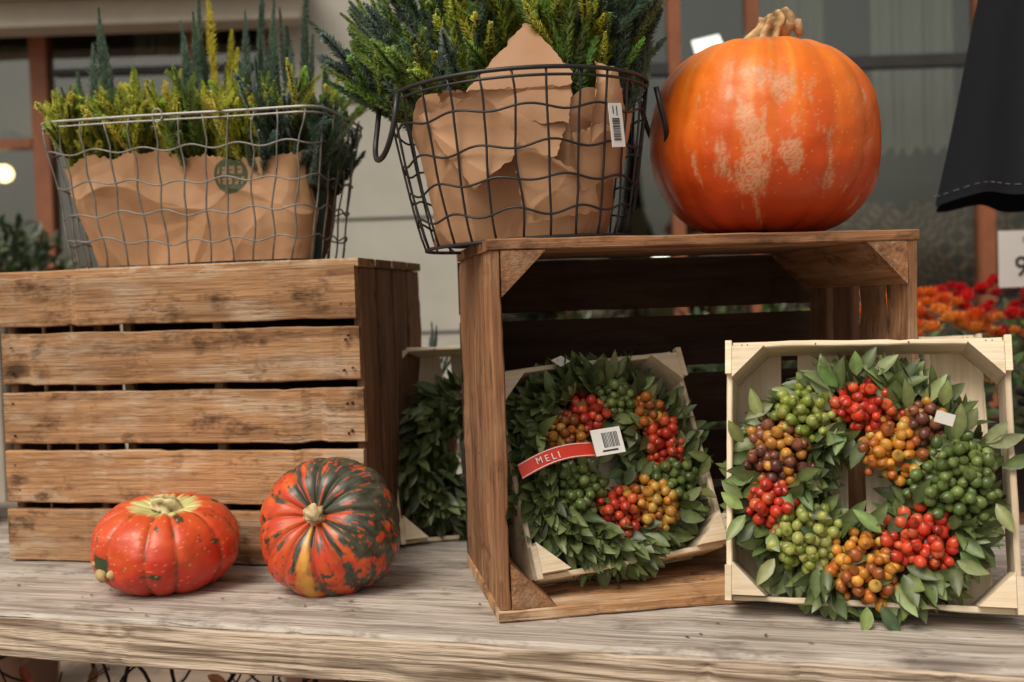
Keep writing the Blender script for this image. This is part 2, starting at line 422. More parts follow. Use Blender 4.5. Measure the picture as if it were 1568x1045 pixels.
mb.add(vs,[(2*i,2*i+2,2*i+3,2*i+1) for i in range(n)]); mb.build('red_strip',REDL,lab)
mb=MB()
for yy in (-.0072,.0072):
    mb.tube([(vs[2*i][0],(vs[2*i][1]+vs[2*i+1][1])/2+yy,vs[2*i][2]+.0004) for i in range(n+1)],.0006,4,False)
mb.build('white_border',PAPERW,lab)
tcu=bpy.data.curves.new('label_text','FONT'); tcu.body='M E L I'; tcu.size=.0105; tcu.extrude=.0002; tcu.align_x='CENTER'; tcu.align_y='CENTER'
to=bpy.data.objects.new('label_text',tcu); COL.objects.link(to); to.parent=lab; to.location=(-.016,.0045,.0066); to.data.materials.append(PAPERW)
mb=MB(); Mt=Matrix.Translation((.058,.003,.008))@Matrix.Rotation(-.12,4,'Z')
mb.box((-.018,-.015,-.0004),(.018,.015,.0004),M=Mt); mb.build('tag',PAPERW,lab,None,False)
mb=MB()
for k in range(11):
    x=-.006+k*.0018; mb.box((x,-.007,.0005),(x+U(.0004,.0012),.010,.0008),M=Mt)
mb.box((-.009,-.0115,.0005),(.010,-.0095,.0008),M=Mt)
mb.build('barcode',INK,lab,None,False)
tg=empty('paper_tag',M2@Matrix.Translation((.216,.187,.034))@Matrix.Rotation(-.3,4,'Z')@Matrix.Rotation(.4,4,'X'))
mb=MB(); mb.box((-.009,-.006,0),(.009,.006,.0006)); mb.build('tag',PAPERW,tg,None,False)
tg=empty('paper_tag',M1@Matrix.Translation((.085,.243,.005))@Matrix.Rotation(-.2,4,'Z'))
mb=MB(); mb.add([(-.012,0,0),(0,-.007,0),(.012,.001,0),(0,.006,.002)],[(0,1,2,3)]); mb.build('tag',PAPERW,tg,None,False)

def tray_only(bl,br,tl,w,h):
    M,_=basis(bl,br,tl); t=tray(M,w,h); return M,t
M3,t3=tray_only((-.165,1.50,.002),(.04,1.58,.002),(-.19,1.56,.27),.25,.285)
wr3=empty('berry_wreath',M3)
wreath(wr3,.122,.118,.078,.034,[(60,40,40,'o')],s1,-.020,nl=620,dark=.6)
M4,t4=tray_only((.435,1.54,.002),(.675,1.52,.002),(.435,1.60,.27),.245,.274)

# ------------------------------------------------------------------ pumpkins
def pumpkin(name,M,R,Hh,grooves,gdepth,gwidth,colf,mat,dimple=.18,seed=0,nt_=220,np_=120,power=.85,bot=.1,lump=.012):
    mb=MB(); vs=[];cs=[]
    for i in range(np_+1):
        ph=-math.pi/2+math.pi*i/np_
        cr=max(0.,math.cos(ph))**power; sz=math.sin(ph)
        for k in range(nt_):
            a=2*math.pi*k/nt_
            g=0
            for ga in grooves:
                dd=(a-ga+math.pi)%(2*math.pi)-math.pi
                g=max(g,math.exp(-(abs(dd)/gwidth)**1.3))
            ca,sa=math.cos(a),math.sin(a)
            r=R*cr*(1-gdepth*g*min(1,cr*1.6))
            nn=noise.noise((ca*cr*1.6+seed,sa*cr*1.6,sz*1.6))*lump*R*5+noise.noise((ca*cr*5+seed,sa*cr*5,sz*5))*lump*R
            r+=nn*cr
            z=Hh/2*sz
            if sz>0: z-=Hh*dimple*math.exp(-(cr/.33)**2)
            else: z+=Hh*bot*math.exp(-(cr/.33)**2)
            z-=Hh*.04*g*sz*(cr>.1)*(gdepth/.04)
            vs.append((ca*r,sa*r,z)); cs.append(colf(a,sz,cr,g,ca,sa))
    fs=[(i*nt_+k,i*nt_+(k+1)%nt_,(i+1)*nt_+(k+1)%nt_,(i+1)*nt_+k) for i in range(np_) for k in range(nt_)]
    mb.add(vs,fs,cs)
    e=empty(name,M); mb.build('body',mat,e); return e
def fb(x,y,z,o=4):
    s=0;a=1
    for i in range(o):
        s+=a*noise.noise((x,y,z)); x*=2.1;y*=2.1;z*=2.1;a*=.55
    return s
PK=vcol('pumpkin_skin',rough=.40,spec=.5,nscale=25,namt=.11,bump=.5,bscale=70,coat=.06,bdist=.0015)
def c_big(a,sz,cr,g,ca,sa):
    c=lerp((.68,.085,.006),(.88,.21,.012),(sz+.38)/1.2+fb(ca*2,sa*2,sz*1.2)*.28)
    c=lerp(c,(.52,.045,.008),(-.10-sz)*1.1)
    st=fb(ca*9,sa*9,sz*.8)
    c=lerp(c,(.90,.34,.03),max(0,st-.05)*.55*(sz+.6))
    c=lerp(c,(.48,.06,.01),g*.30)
    front=math.exp(-((a-4.72)/.80)**4)*math.exp(-((sz+.02)/.62)**4)
    m=fb(a*6+9,sz*2.4+a*.8,1.7,7)+.42*math.cos((a-4.45)*5.5)*.5
    k=(m-.62+front*.72)*3.2
    fine=noise.noise((a*70,sz*42,2))+.6*noise.noise((a*150,sz*95,5))
    if k>0:
        c=lerp(c,(.66,.34,.18),min(1,k)*(.85 if fine>-.12 else .25))
    elif front>.3 and fine>.62: c=lerp(c,(.75,.38,.16),.5)
    return c
gr=[i*2*math.pi/15+U(-.06,.06) for i in range(15)]
Mp=Matrix.Translation((.308,1.305,.402+.118))@Matrix.Rotation(math.radians(3),4,'Y')
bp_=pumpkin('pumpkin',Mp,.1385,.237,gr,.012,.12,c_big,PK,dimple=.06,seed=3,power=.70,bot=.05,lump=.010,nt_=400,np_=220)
STEM=vcol('dry_stem',rough=.8,spec=.2,nscale=60,namt=.4,bump=.8,bscale=120,bdist=.002)
def stem(parent,pts,rads,ridges=6,amp=.25,col=(.42,.27,.13),twist=.8,col2=(.2,.13,.05)):
    mb=MB(); n=len(pts); K=36; P=[Vector(p) for p in pts]
    Q=[];Rr=[]
    for i in range(n-1):
        for t in np.linspace(0,1,6,endpoint=False):
            Q.append(P[i].lerp(P[i+1],t)); Rr.append(rads[i]+(rads[i+1]-rads[i])*t)
    Q.append(P[-1]);Rr.append(rads[-1])
    for _ in range(3):
        Q=[Q[0]]+[(Q[i-1]+Q[i]*2+Q[i+1])/4 for i in range(1,len(Q)-1)]+[Q[-1]]
        Rr=[Rr[0]]+[(Rr[i-1]+Rr[i]*2+Rr[i+1])/4 for i in range(1,len(Rr)-1)]+[Rr[-1]]
    vs=[];cs=[];up=Vector((1,0,0)); m=len(Q)
    for i in range(m):
        t=(Q[min(i+1,m-1)]-Q[max(i-1,0)]).normalized(); up=(up-t*up.dot(t)).normalized(); b=t.cross(up)
        for k in range(K):
            a=2*math.pi*k/K
            rg=math.cos(a*ridges+twist*i/m*6)
            rr=Rr[i]*(1+amp*rg+.22*noise.noise((a*2,i*.3,ridges*3.1)))
            vs.append(Q[i]+(up*math.cos(a)+b*math.sin(a))*rr)
            cs.append(lerp(col2,col,.55+.45*rg+.5*noise.noise((a*3,i*.5,1))))
    fs=[(i*K+k,i*K+(k+1)%K,(i+1)*K+(k+1)%K,(i+1)*K+k) for i in range(m-1) for k in range(K)]
    fs.append(tuple((m-1)*K+k for k in range(K)))
    mb.add(vs,fs,cs); mb.build('stem',STEM,parent)
stem(bp_,[(0,0,.096),(0,0,.108),(.002,0,.118),(.008,-.002,.130),(.014,-.004,.143),(.010,-.004,.152)],[.043,.030,.019,.015,.019,.012],7,.28,col=(.58,.38,.20))
mb=MB(); mb.tube([(.013,-.003,.128),(.024,-.006,.138),(.036,-.008,.138),(.040,-.01,.124)],[.011,.010,.008,.004],10,False,(.5,.33,.17)); mb.build('stem_curl',STEM,bp_)

def c_red(a,sz,cr,g,ca,sa):
    c=lerp((.56,.035,.014),(.74,.12,.022),(sz+.2)*.6+fb(ca*2,sa*2,sz*2)*.45)
    c=lerp(c,(.09,.05,.02),max(0,g-.5)*1.7*(.6+fb(a*6,sz*5,1)))
    gm=fb(ca*3+4,sa*3,sz*3,5)+ (1.1*math.exp(-(((a-3.98)/.28)**2+((sz+.12)/.34)**2)))
    c=lerp(c,(.035,.055,.02),(gm-.62)*7)
    if cr<.5 and sz>0: c=lerp(c,(.62,.60,.25),(.5-cr)*8+fb(ca*9,sa*9,1)*1.2)
    sp=noise.noise((a*30,sz*22,7))
    if sp>.50: c=lerp(c,(.7,.4,.2),.6)
    return c
gr=[i*2*math.pi/12+U(-.1,.1) for i in range(12)]
M=Matrix.Translation((-.437,1.333,.053))@Matrix.Rotation(math.radians(8),4,'X')@Matrix.Rotation(math.radians(3),4,'Y')
sq=pumpkin('red_squash',M,.090,.107,gr,.032,.06,c_red,PK,dimple=.12,seed=8,power=.62)
stem(sq,[(0,0,.036),(.0,0,.044),(-.006,0,.048),(-.016,0,.050)],[.026,.017,.012,.008],6,.2,col=(.66,.58,.32))
mb=MB()
for (a,zz,r) in ((3.99,-.018,.008),(4.22,-.012,.005),(3.86,-.006,.004)):
    p=Vector((math.cos(a)*.0875,math.sin(a)*.0875,zz)); 
    mb.tube([p*.96,p*1.03,p*1.06],[r*1.3,r,r*.4],10,False,(.45,.33,.16))
mb.build('warts',STEM,sq)
def c_str(a,sz,cr,g,ca,sa):
    seg=12; x=a/(2*math.pi)*seg
    w=fb(ca*2.5,sa*2.5,sz*2.,3)*.5
    s_=math.sin((x+w)*2*math.pi)
    blot=fb(ca*5,sa*5,sz*3.5,6)
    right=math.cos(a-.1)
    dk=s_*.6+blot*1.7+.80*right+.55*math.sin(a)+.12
    green=lerp((.030,.035,.022),(.085,.09,.06),.5+fb(a*10,sz*8,2))
    orange=lerp((.58,.05,.018),(.72,.13,.025),.4+fb(ca*4,sa*4,sz*4))
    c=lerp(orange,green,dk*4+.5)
    if noise.noise((a*22,sz*9,3))>.42: c=lerp(c,lerp(green,orange,dk*4+.5),.85)
    dd=(a-4.63+math.pi)%(2*math.pi)-math.pi
    c=lerp(c,(.72,.36,.07),(math.exp(-(dd/.14)**2)*1.2+fb(a*9,sz*5,9)*.5-.35)*1.4)
    c=lerp(c,(.07,.05,.03),max(0,g-.6)*1.2)
    return c
gr=[i*2*math.pi/12+.1+U(-.05,.05) for i in range(12)]
M=Matrix.Translation((-.226,1.293,.073))@Matrix.Rotation(math.radians(-12),4,'Z')@Matrix.Rotation(math.radians(62),4,'X')
sq2=pumpkin('striped_squash',M,.0865,.125,gr,.032,.08,c_str,PK,dimple=.10,seed=21,power=.68)
stem(sq2,[(0,0,.040),(0,0,.052),(.001,0,.060),(.002,0,.064)],[.016,.011,.0105,.010],5,.12,col=(.62,.50,.30),col2=(.4,.28,.13))

# ------------------------------------------------------------------ heather
HE=vcol('heather_needles',rough=.6,spec=.25,nscale=40,namt=.22,bump=0,trans=.35)
LIME=[(.54,.60,.11),(.64,.66,.13),(.42,.50,.10),(.70,.68,.15)]
TEAL=[(.17,.26,.20),(.22,.31,.265),(.14,.21,.16),(.27,.35,.30)]
MIDG=[(.28,.40,.12),(.32,.44,.14),(.22,.33,.10)]
YEL=[(.74,.64,.12),(.66,.62,.11)]
def spr(mb,p,d,l,w,col,bend=None,dens=.0022,k=7,wig=.25):
    d=Vector(d).normalized(); p=Vector(p); n=max(4,int(l/dens)); bend=bend if bend is not None else Vector((U(-.3,.3),U(-.3,.3),U(0,.35)))
    pts=[p.copy()]; ph=U(0,6)
    for i in range(n):
        t=i/n; dd=(d+bend*t+Vector((noise.noise((p.x*50,t*3,0)),noise.noise((p.y*50,t*3,5)),0))*wig).normalized(); p=p+dd*dens
        if i%6==0: pts.append(p.copy())
        a0=dd.orthogonal().normalized(); b0=dd.cross(a0)
        tp=min(1,(1-t)*3.2+.25)*(.85+.15*math.sin(t*9+ph))
        for j in range(k):
            an=ph+i*1.1+j*2*math.pi/k+U(-.4,.4); rd=a0*math.cos(an)+b0*math.sin(an)
            nd=(dd*U(.55,1.0)+rd).normalized(); ln=w*tp*U(.75,1.2); s=nd.cross(rd+dd*.3).normalized()*.0012
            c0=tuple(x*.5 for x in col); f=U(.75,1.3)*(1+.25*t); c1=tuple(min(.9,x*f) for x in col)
            mb.add([p,p+nd*ln*.5-s*1.2,p+nd*ln,p+nd*ln*.5+s*1.2],[(0,1,2,3)],[c0,c1,c1,c1])
    mb.tube(pts,.0014,4,False,(.09,.06,.03))
def heather(name,bases,parent=None,M=None):
    mb=MB()
    for (p,d,l,w,pal,sides) in bases:
        col=rnd.choice(pal); p=Vector(p); d=Vector(d).normalized()
        if sides==0: spr(mb,p,d,l,w,col,Vector((U(-.08,.08),U(-.08,.08),.1)),wig=.12,k=9)
        else: spr(mb,p,d,l,w,col)
        for s_ in range(sides):
            t=U(.1,.75); q=p+d*l*t; a=U(0,6.28)
            spr(mb,q,d*U(.7,1.1)+Vector((math.cos(a),math.sin(a),0))*U(.4,.8),l*(1-t)*U(.4,.7)+.012,w*.85,tuple(x*U(.85,1.2) for x in rnd.choice(pal)))
    return mb.build(name,HE,parent,M)

# ------------------------------------------------------------------ left rectangular wire basket
WIRE=vcol('galvanised_wire',rough=.45,spec=.5,nscale=80,namt=.3,bump=0,metal=.5)
BWIRE=vcol('black_wire',rough=.45,spec=.5,nscale=80,namt=.2,bump=0)
MB1=yawframe((-.425,1.555,.402),-9)
B1=empty('wire_basket',MB1)
tw,td,bw,bd,bh=.405,.215,.350,.175,.200
def rr_pt(s_,w,d,r=.03):
    w2,d2=w/2-r,d/2-r; arc=math.pi*r/2
    segs=[2*w2,arc,2*d2,arc,2*w2,arc,2*d2,arc]; tot=sum(segs); x=(s_%1)*tot
    for i,L_ in enumerate(segs):
        if x<=L_ or i==7: break
        x-=L_
    t=x/L_
    if i==0: return (-w2+2*w2*t,-d/2)
    if i==1: a=-math.pi/2+t*math.pi/2; return (w2+r*math.cos(a),-d2+r*math.sin(a))
    if i==2: return (w/2,-d2+2*d2*t)
    if i==3: a=t*math.pi/2; return (w2+r*math.cos(a),d2+r*math.sin(a))
    if i==4: return (w2-2*w2*t,d/2)
    if i==5: a=math.pi/2+t*math.pi/2; return (-w2+r*math.cos(a),d2+r*math.sin(a))
    if i==6: return (-w/2,d2-2*d2*t)
    a=math.pi+t*math.pi/2; return (-w2+r*math.cos(a),-d2+r*math.sin(a))
def bpt(s_,t,inset=0):
    w=bw+(tw-bw)*t-2*inset; d=bd+(td-bd)*t-2*inset
    x,y=rr_pt(s_,w,d)
    b_=.006*noise.noise((s_*7,t*2.2,3)) if not inset else 0
    return Vector((x*(1+b_/.2),y*(1+b_/.1),bh*t))
mb=MB(); gc=(.22,.21,.195)
for hz in (.0,.17,.36,.56,.78):
    pts=[]
    for i in range(160):
        s_=i/160; p=bpt(s_,hz+ (0 if hz==0 else .045*noise.noise((s_*9,hz*9,0))+.016*math.sin(s_*2*math.pi*17+hz*20))); pts.append(p)
    mb.tube(pts,.0013,5,True,gc)
for zz,rr in ((1.0,.0021),(.965,.0014)):
    mb.tube([bpt(i/120,zz) for i in range(120)],rr,6,True,(.36,.35,.33))
nv=34
for i in range(nv):
    s_=i/nv+.004; off=U(0,9)
    mb.tube([bpt(s_+.009*noise.noise((t*4,off,0)),t) for t in np.linspace(0,1,12)],.0013,5,False,gc)
for x in np.linspace(-bw/2+.03,bw/2-.03,9): mb.tube([(x,-bd/2,0.001),(x,bd/2,.001)],.0012,5,False,gc)
mb.tube([Vector((-.02+.007*math.cos(a),-td/2-.003,bh-.001+.009*math.sin(a))) for a in np.linspace(0,6.28,16,endpoint=False)],.0013,5,True,(.3,.3,.29))
mb.build('wire_mesh',WIRE,B1)
KR=vcol('kraft_paper',rough=.62,spec=.35,nscale=30,namt=.07,bump=.15,bscale=260)
def crump(p,f=18.,s=0):
    q=Vector((p[0]*f+s,p[1]*f,p[2]*f))
    q=q+Vector((noise.noise(q*.8),noise.noise(q*.8+Vector((9,0,0))),noise.noise(q*.8+Vector((0,9,0)))))*.45
    d,_=noise.voronoi(q)
    d2,_=noise.voronoi(q*2.1+Vector((3,1,7)))
    k=.5+.8*noise.noise(q*.5+Vector((5,5,5)))
    return (d[1]-d[0])*-.75+.4*(d[0]-.4)-.3*k*(d2[1]-d2[0])+1.1*noise.noise(q*.45)
def paperwall(name,parent,f,ns,nt,topf,amp,mat,colf=None,s0=0,s1=1,fr=18,seed=0):
    mb=MB(); vs=[];cs=[]
    for i in range(nt+1):
        for k in range(ns+1):
            s_=s0+(s1-s0)*k/ns; t=topf(s_)*i/nt
            p,nr=f(s_,t); d=min(crump(p,fr,seed)*amp,.005)
            q=p+nr*d; vs.append(q); cs.append(colf(p) if colf else (.42,.235,.13))
    fs=[(i*(ns+1)+k,i*(ns+1)+k+1,(i+1)*(ns+1)+k+1,(i+1)*(ns+1)+k) for i in range(nt) for k in range(ns)]
    mb.add(vs,fs,cs); return mb.build(name,mat,parent,None,False)
def f1(s_,t):
    p=bpt(s_,t,.013); p2=bpt(s_+.003,t,.013); tg=(p2-p).normalized(); nr=Vector((tg.y,-tg.x,0)); p.z+=.004
    return p,nr
def top1(s_):
    x=s_*30
    return .72+.04*math.sin(s_*19)+.05*noise.noise((x,0,0))+.022*noise.noise((x*5,0,3))
STC=Vector((.066,-.09,.119))
def cpap(p):
    base=lerp((.55,.32,.175),(.42,.23,.12),.5+noise.noise((p.x*9,p.z*9,0)))
    dx=p.x-STC.x; dz=p.z-STC.z; r=math.hypot(dx,dz)
    if p.y<0 and r<.0245:
        k=.96; u=(dx+.016)/.008; v=dz
        if r<.020:
            if .002<v<.012 and (u%1.35)>.5 and not(.006<v<.008 and (u%1.35)<1.1): k=.25
            if -.012<v<-.003 and (u%1.1)>.5 and not(-.0085<v<-.0065 and (u%1.1)<.9): k=.25
        base=lerp(base,(.05,.075,.035),k)
    return base
paperwall('paper_bag',B1,f1,760,84,top1,.018,KR,cpap,s0=-.16,s1=.36,fr=10)
paperwall('paper_bag_rear',B1,f1,120,16,lambda s_:.6,.006,KR,None,s0=.48,s1=.82,fr=22)
POT=vcol('plastic_pot',rough=.4,spec=.4,nscale=20,namt=.1,bump=.0)
def pot(mb,x,y,r,h,col,z=.003):
    K=24; vs=[];rows=[(0,r*.72),(h*.82,r*.95),(h*.83,r*1.02),(h,r*1.04),(h,r*.97),(h*.88,r*.92)]
    for zz,rr in rows:
        for k in range(K): vs.append((x+rr*math.cos(k*2*math.pi/K),y+rr*math.sin(k*2*math.pi/K),z+zz))
    fs=[(i*K+k,i*K+(k+1)%K,(i+1)*K+(k+1)%K,(i+1)*K+k) for i in range(5) for k in range(K)]
    fs.append(tuple(5*K+k for k in range(K)))
    mb.add(vs,fs,col)
mb=MB()
for i,x in enumerate((-.115,-.03,.055,.133)): pot(mb,x,.01,.042 if i<3 else .036,.125,(.03,.035,.035) if i!=3 else (.02,.07,.065))
mb.build('plant_pots',POT,B1)
bs=[]
for i in range(185):
    x=U(-.17,.17); y=U(-.075,.04)
    pal=rnd.choice([LIME,LIME,LIME,MIDG]) if x<.10 else rnd.choice([MIDG,TEAL,LIME])
    bs.append(((x,y,.12+U(0,.03)),(x*1.0+U(-.3,.3),(y-.0)*2+U(-.35,.2),1),U(.07,.135),.010,pal,4))
for x,top,pal in ((-.195,.335,TEAL),(-.150,.385,TEAL),(-.165,.31,TEAL),(-.12,.30,MIDG),(-.028,.410,TEAL),(-.020,.365,TEAL),(-.010,.33,TEAL),(-.045,.31,TEAL),(.030,.385,YEL),(.036,.34,YEL),(.022,.30,TEAL),(.062,.405,TEAL),(.070,.36,TEAL),(.090,.385,TEAL),(.100,.33,TEAL),(.115,.37,TEAL),(.128,.34,TEAL),(.140,.40,TEAL),(.152,.33,TEAL),(.165,.29,TEAL),(-.09,.275,LIME),(-.065,.285,LIME),(.045,.285,YEL),(.08,.275,LIME),(-.13,.26,LIME),(.0,.27,LIME)):
    for r_ in range(2):
        xx=x+U(-.006,.006); tp=top-r_*U(.025,.08)
        bs.append(((xx*.93,.015+U(-.03,.04),.11),(xx*.30+U(-.06,.06),U(-.1,.06),1),tp-.11,.0130,pal,0))
for i in range(55):
    x=U(.10,.18); y=U(-.07,.08); bs.append(((x,y,.10),(U(.0,.5),U(-.3,.4),.9),U(.05,.12),.010,TEAL,3))
for i in range(26):
    x=U(-.18,-.12); bs.append(((x,U(-.03,.08),.12),(U(-.5,.1),U(-.3,.3),1),U(.06,.12),.010,rnd.choice([TEAL,MIDG]),2))
hp=empty('heather_plants',MB1.copy())
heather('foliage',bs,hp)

# ------------------------------------------------------------------ centre round wire basket
MB2=yawframe((.022,1.262,.4035),0)@Matrix.Rotation(math.radians(-2.2),4,'Y')
B2=empty('wire_basket',MB2)
rb,rt,h2=.118,.150,.172
def cp(a,t,ins=0):
    r=rb+(rt-rb)*(t**.8)-ins; return Vector((r*math.cos(a),r*math.sin(a),h2*t))
mb=MB(); bc=(.018,.018,.02)
for hz in (0.,.17,.36,.56,.78):
    mb.tube([cp(2*math.pi*i/120,hz+(0 if hz==0 else .02*math.sin(i/120*2*math.pi*11+hz*7)+.03*noise.noise((i*.1,hz*5,0)))) for i in range(120)],.0014 if hz else .0022,5,True,bc)
for hz,r_ in ((1,.0024),(.955,.0016)): mb.tube([cp(2*math.pi*i/96,hz) for i in range(96)],r_,6,True,bc)
for i in range(26):
    a=2*math.pi*(i+.3)/26; o_=U(0,9)
    mb.tube([cp(a+.04*noise.noise((t*3,o_,0)),t) for t in np.linspace(0,1,12)],.0014,5,False,bc)
for k in range(7):
    x=-.09+k*.03; y=math.sqrt(rb**2-x*x); mb.tube([(x,-y,.001),(x,y,.001)],.0014,5,False,bc)
for sgn,aa in ((-1,math.pi+.35),(1,.1)):
    rad=Vector((math.cos(aa),math.sin(aa),0)); tg=Vector((-rad.y,rad.x,0)); c=rad*(rt+.004)+Vector((0,0,h2-.006))
    pts=[]
    for t in np.linspace(0,1,24):
        a=math.pi*t; pts.append(c+tg*(.042*math.cos(a))+rad*(.014*math.sin(a)**.6 if 0<t<1 else 0)+Vector((0,0,-.064*math.sin(a)**.5 if 0<t<1 else 0)))
    mb.tube(pts,.0032,7,False,bc)
mb.build('wire_mesh',BWIRE,B2)
def f2(s_,t):
    a=s_*2*math.pi; p=cp(a,t,.014+.020*max(0,math.sin(a*3+.2))); p.z+=.003; return p,Vector((math.cos(a),math.sin(a),0))
def top2(s_): return .82+.12*math.sin(s_*23)+.06*noise.noise((s_*20,4,0))
def ck(p): return lerp((.53,.31,.175),(.38,.205,.11),.5+.9*noise.noise((p.x*8,p.z*8,2)))
paperwall('paper_lining',B2,f2,520,56,top2,.018,KR,ck,fr=8,seed=40)
def sheet(name,parent,P,amp=.006,n=48,fr=8,seed=0,bulge=.01,jag=.003,curl=(0,0)):
    P=[Vector(p) for p in P]; nr=(P[1]-P[0]).cross(P[3]-P[0]).normalized(); mb=MB(); vs=[];cs=[]
    for i in range(n+1):
        for k in range(n+1):
            u=k/n;v=i/n
            p=(P[0]*(1-u)+P[1]*u)*(1-v)+(P[3]*(1-u)+P[2]*u)*v
            edge=min(u,1-u,v,1-v)
            d=crump(p,fr,seed)*amp+bulge*math.sin(math.pi*u)*math.sin(math.pi*v)
            d+=curl[0]*max(0,(.3-u)/.3)**2+curl[1]*max(0,(v-.7)/.3)**2
            q=p+nr*d
            if edge==0: q+=Vector((noise.noise((p.x*150,p.z*150,0)),0,noise.noise((3,p.x*150,p.z*150))))*jag
            r=math.hypot(q.x,q.y); t=max(0,min(1,q.z/h2)); lim=rb+(rt-rb)*t**.8-.003
            if r>lim and q.z<h2*1.02: q.x*=lim/r; q.y*=lim/r
            vs.append(q); cs.append(ck(p))
    mb.add(vs,[(i*(n+1)+k,i*(n+1)+k+1,(i+1)*(n+1)+k+1,(i+1)*(n+1)+k) for i in range(n) for k in range(n)],cs)
    return mb.build(name,KR,parent,None,False)
def q(x,y,dep): return (x*.01,dep*.01,y*.01)
sheet('paper_fold_a',B2,[q(-9.5,9.5,-10.2),q(3.4,8.5,-12.4),q(5.8,15.8,-11.0),q(-8.5,16.2,-10.0)],seed=1,amp=.014,curl=(0,.012),fr=9)
sheet('paper_peak',B2,[q(-8.6,13.5,-10.4),q(5.0,12,-12.0),q(5.8,17.4,-11.2),q(1.4,23.6,-8.6)],seed=2,amp=.006,bulge=.004,fr=7)
sheet('paper_fold_b',B2,[q(-6.2,5.4,-13.0),q(.2,9.8,-14.0),q(-4.2,15.6,-13.6),q(-11.6,14.0,-9.2)],seed=3,amp=.009,bulge=.002,curl=(.012,.0))
sheet('paper_fold_c',B2,[q(-.6,1.4,-12.5),q(8.2,2.6,-9.7),q(7.4,6.0,-11.2),q(-1.0,9.9,-13.5)],seed=4,amp=.010,bulge=.002,curl=(.008,.012))
sheet('paper_fold_d',B2,[q(5.6,4.6,-11.4),q(11.0,6.4,-7.6),q(12.6,13.6,-7.0),q(4.8,10.4,-12.2)],seed=5,amp=.014,curl=(.012,0))
sheet('paper_fold_e',B2,[q(6.8,9.5,-11.4),q(11.6,11,-8.4),q(11.0,17.8,-8.4),q(8.2,18.6,-9.6)],seed=6,amp=.010,curl=(.01,0),fr=10)
tg=MB(); Mt=Matrix.Translation((.100,-.118,.112))@Matrix.Rotation(.62,4,'Z')@Matrix.Rotation(-.05,4,'Y')
tg.box((-.009,-.0004,-.023),(.009,.0004,.023),M=Mt); tg.build('price_tag',PAPERW,B2,None,False)
tg=MB()
for k in range(14):
    zz=-.016+k*.0017; tg.box((-.006,-.0009,zz),(.004,-.0005,zz+U(.0004,.0011)),M=Mt)
tg.box((-.004,-.0009,.012),(-.003,-.0005,.020),M=Mt); tg.box((.001,-.0009,.010),(.002,-.0005,.020),M=Mt)
tg.build('tag_print',INK,B2,None,False)
mb=MB(); pot(mb,-.05,.02,.055,.13,(.03,.03,.03)); pot(mb,.055,.02,.055,.13,(.03,.03,.03)); mb.build('plant_pots',POT,B2)
bs=[]
def addh(n,xr,yr,dx,pal,lr,w=.0115,s_=4,z0=.135):
    for i in range(n):
        x=U(*xr); y=U(*yr); bs.append(((x,y,z0+U(-.01,.03)),(U(*dx),U(-.35,.25),1),U(*lr),w,rnd.choice(pal),s_))
addh(20,(-.12,-.05),(-.06,.06),(-1.4,-.6),[TEAL,TEAL,MIDG],(.10,.17))
addh(16,(-.12,-.06),(-.07,.02),(-1.1,-.3),[LIME,MIDG,TEAL],(.06,.11))
addh(26,(-.10,-.03),(-.05,.07),(-.8,.0),[TEAL,TEAL,MIDG],(.15,.24))
addh(32,(-.05,.02),(-.06,.04),(-.35,.15),[LIME,LIME,MIDG],(.12,.19))
addh(36,(.02,.085),(-.07,.05),(-.1,.4),[LIME,LIME,YEL,MIDG],(.12,.23))
addh(36,(.06,.12),(-.06,.06),(.1,.7),[TEAL,TEAL,MIDG],(.09,.22))
hp2=empty('heather_plants',MB2.copy())
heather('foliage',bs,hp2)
bs=[((U(-.03,.03),U(-.03,.03),0),(U(-.4,.4),U(-.4,.4),1),U(.10,.2),.009,rnd.choice([MIDG,TEAL]),2) for i in range(14)]
rp=empty('rosemary_plant',Matrix.Translation((-.16,1.95,.12)))
heather('foliage',bs,rp); mb=MB(); pot(mb,0,0,.06,.11,(.2,.09,.05),z=-.115); mb.build('pot',POT,rp)
st=empty('plant_stand',Matrix.Translation((-.16,1.95,0)))
board('stand_top',st,W_SIDE,(-.15,-.12,-.016),(.15,.12,.004),'x')
for x in (-.12,.12):
    for y in (-.09,.09): board('stand_leg',st,W_SIDE,(x-.015,y-.015,-.78),(x+.015,y+.015,-.017),'z')

# fallen bits on the table
mb=MB(); Tm=yawframe((0,1.06,0),-16)
for i in range(26):
    p=Tm@Vector((U(-.9,.55),U(.01,.13),.0015)); 
    leaf(mb,p,Vector((U(-1,1),U(-1,1),.02)),Vector((U(-.2,.2),U(-.2,.2),1)),U(.003,.009),U(.002,.004),rnd.choice([(.12,.08,.03),(.06,.09,.03),(.2,.1,.04),(.05,.03,.02)]),curl=.0)
cb=empty('plant_debris'); mb.build('bits',LEAF,cb)

# ------------------------------------------------------------------ tangled branches under the table
mb=MB()
for i in range(120):
    p=Vector((U(-1.5,.6),U(1.42,1.75),U(-.75,-.30))); d=Vector((U(-.6,.6),U(-.3,.3),U(.3,1))).normalized(); pts=[p.copy()]
    for k in range(46):
        d=(d+Vector((U(-1,1),U(-.5,.5),U(-1,1)))*.55+Vector((0,(1.58-p.y)*1.5,(-.22-p.z)*.4))).normalized(); p=p+d*.018
        p.z=min(p.z,-.06)
        pts.append(p.copy())
    pts=[pts[0]]+[(pts[j-1]+pts[j]*2+pts[j+1])/4 for j in range(1,len(pts)-1)]+[pts[-1]]
    r0=U(.002,.0045); mb.tube(pts,[r0*(1-.6*j/len(pts)) for j in range(len(pts))],5,False,(.02,.016,.015))
BR=vcol('dark_twig',rough=.8,spec=.2,bump=0); tb=empty('twisted_branches'); mb.build('twigs',BR,tb)
mb=MB()
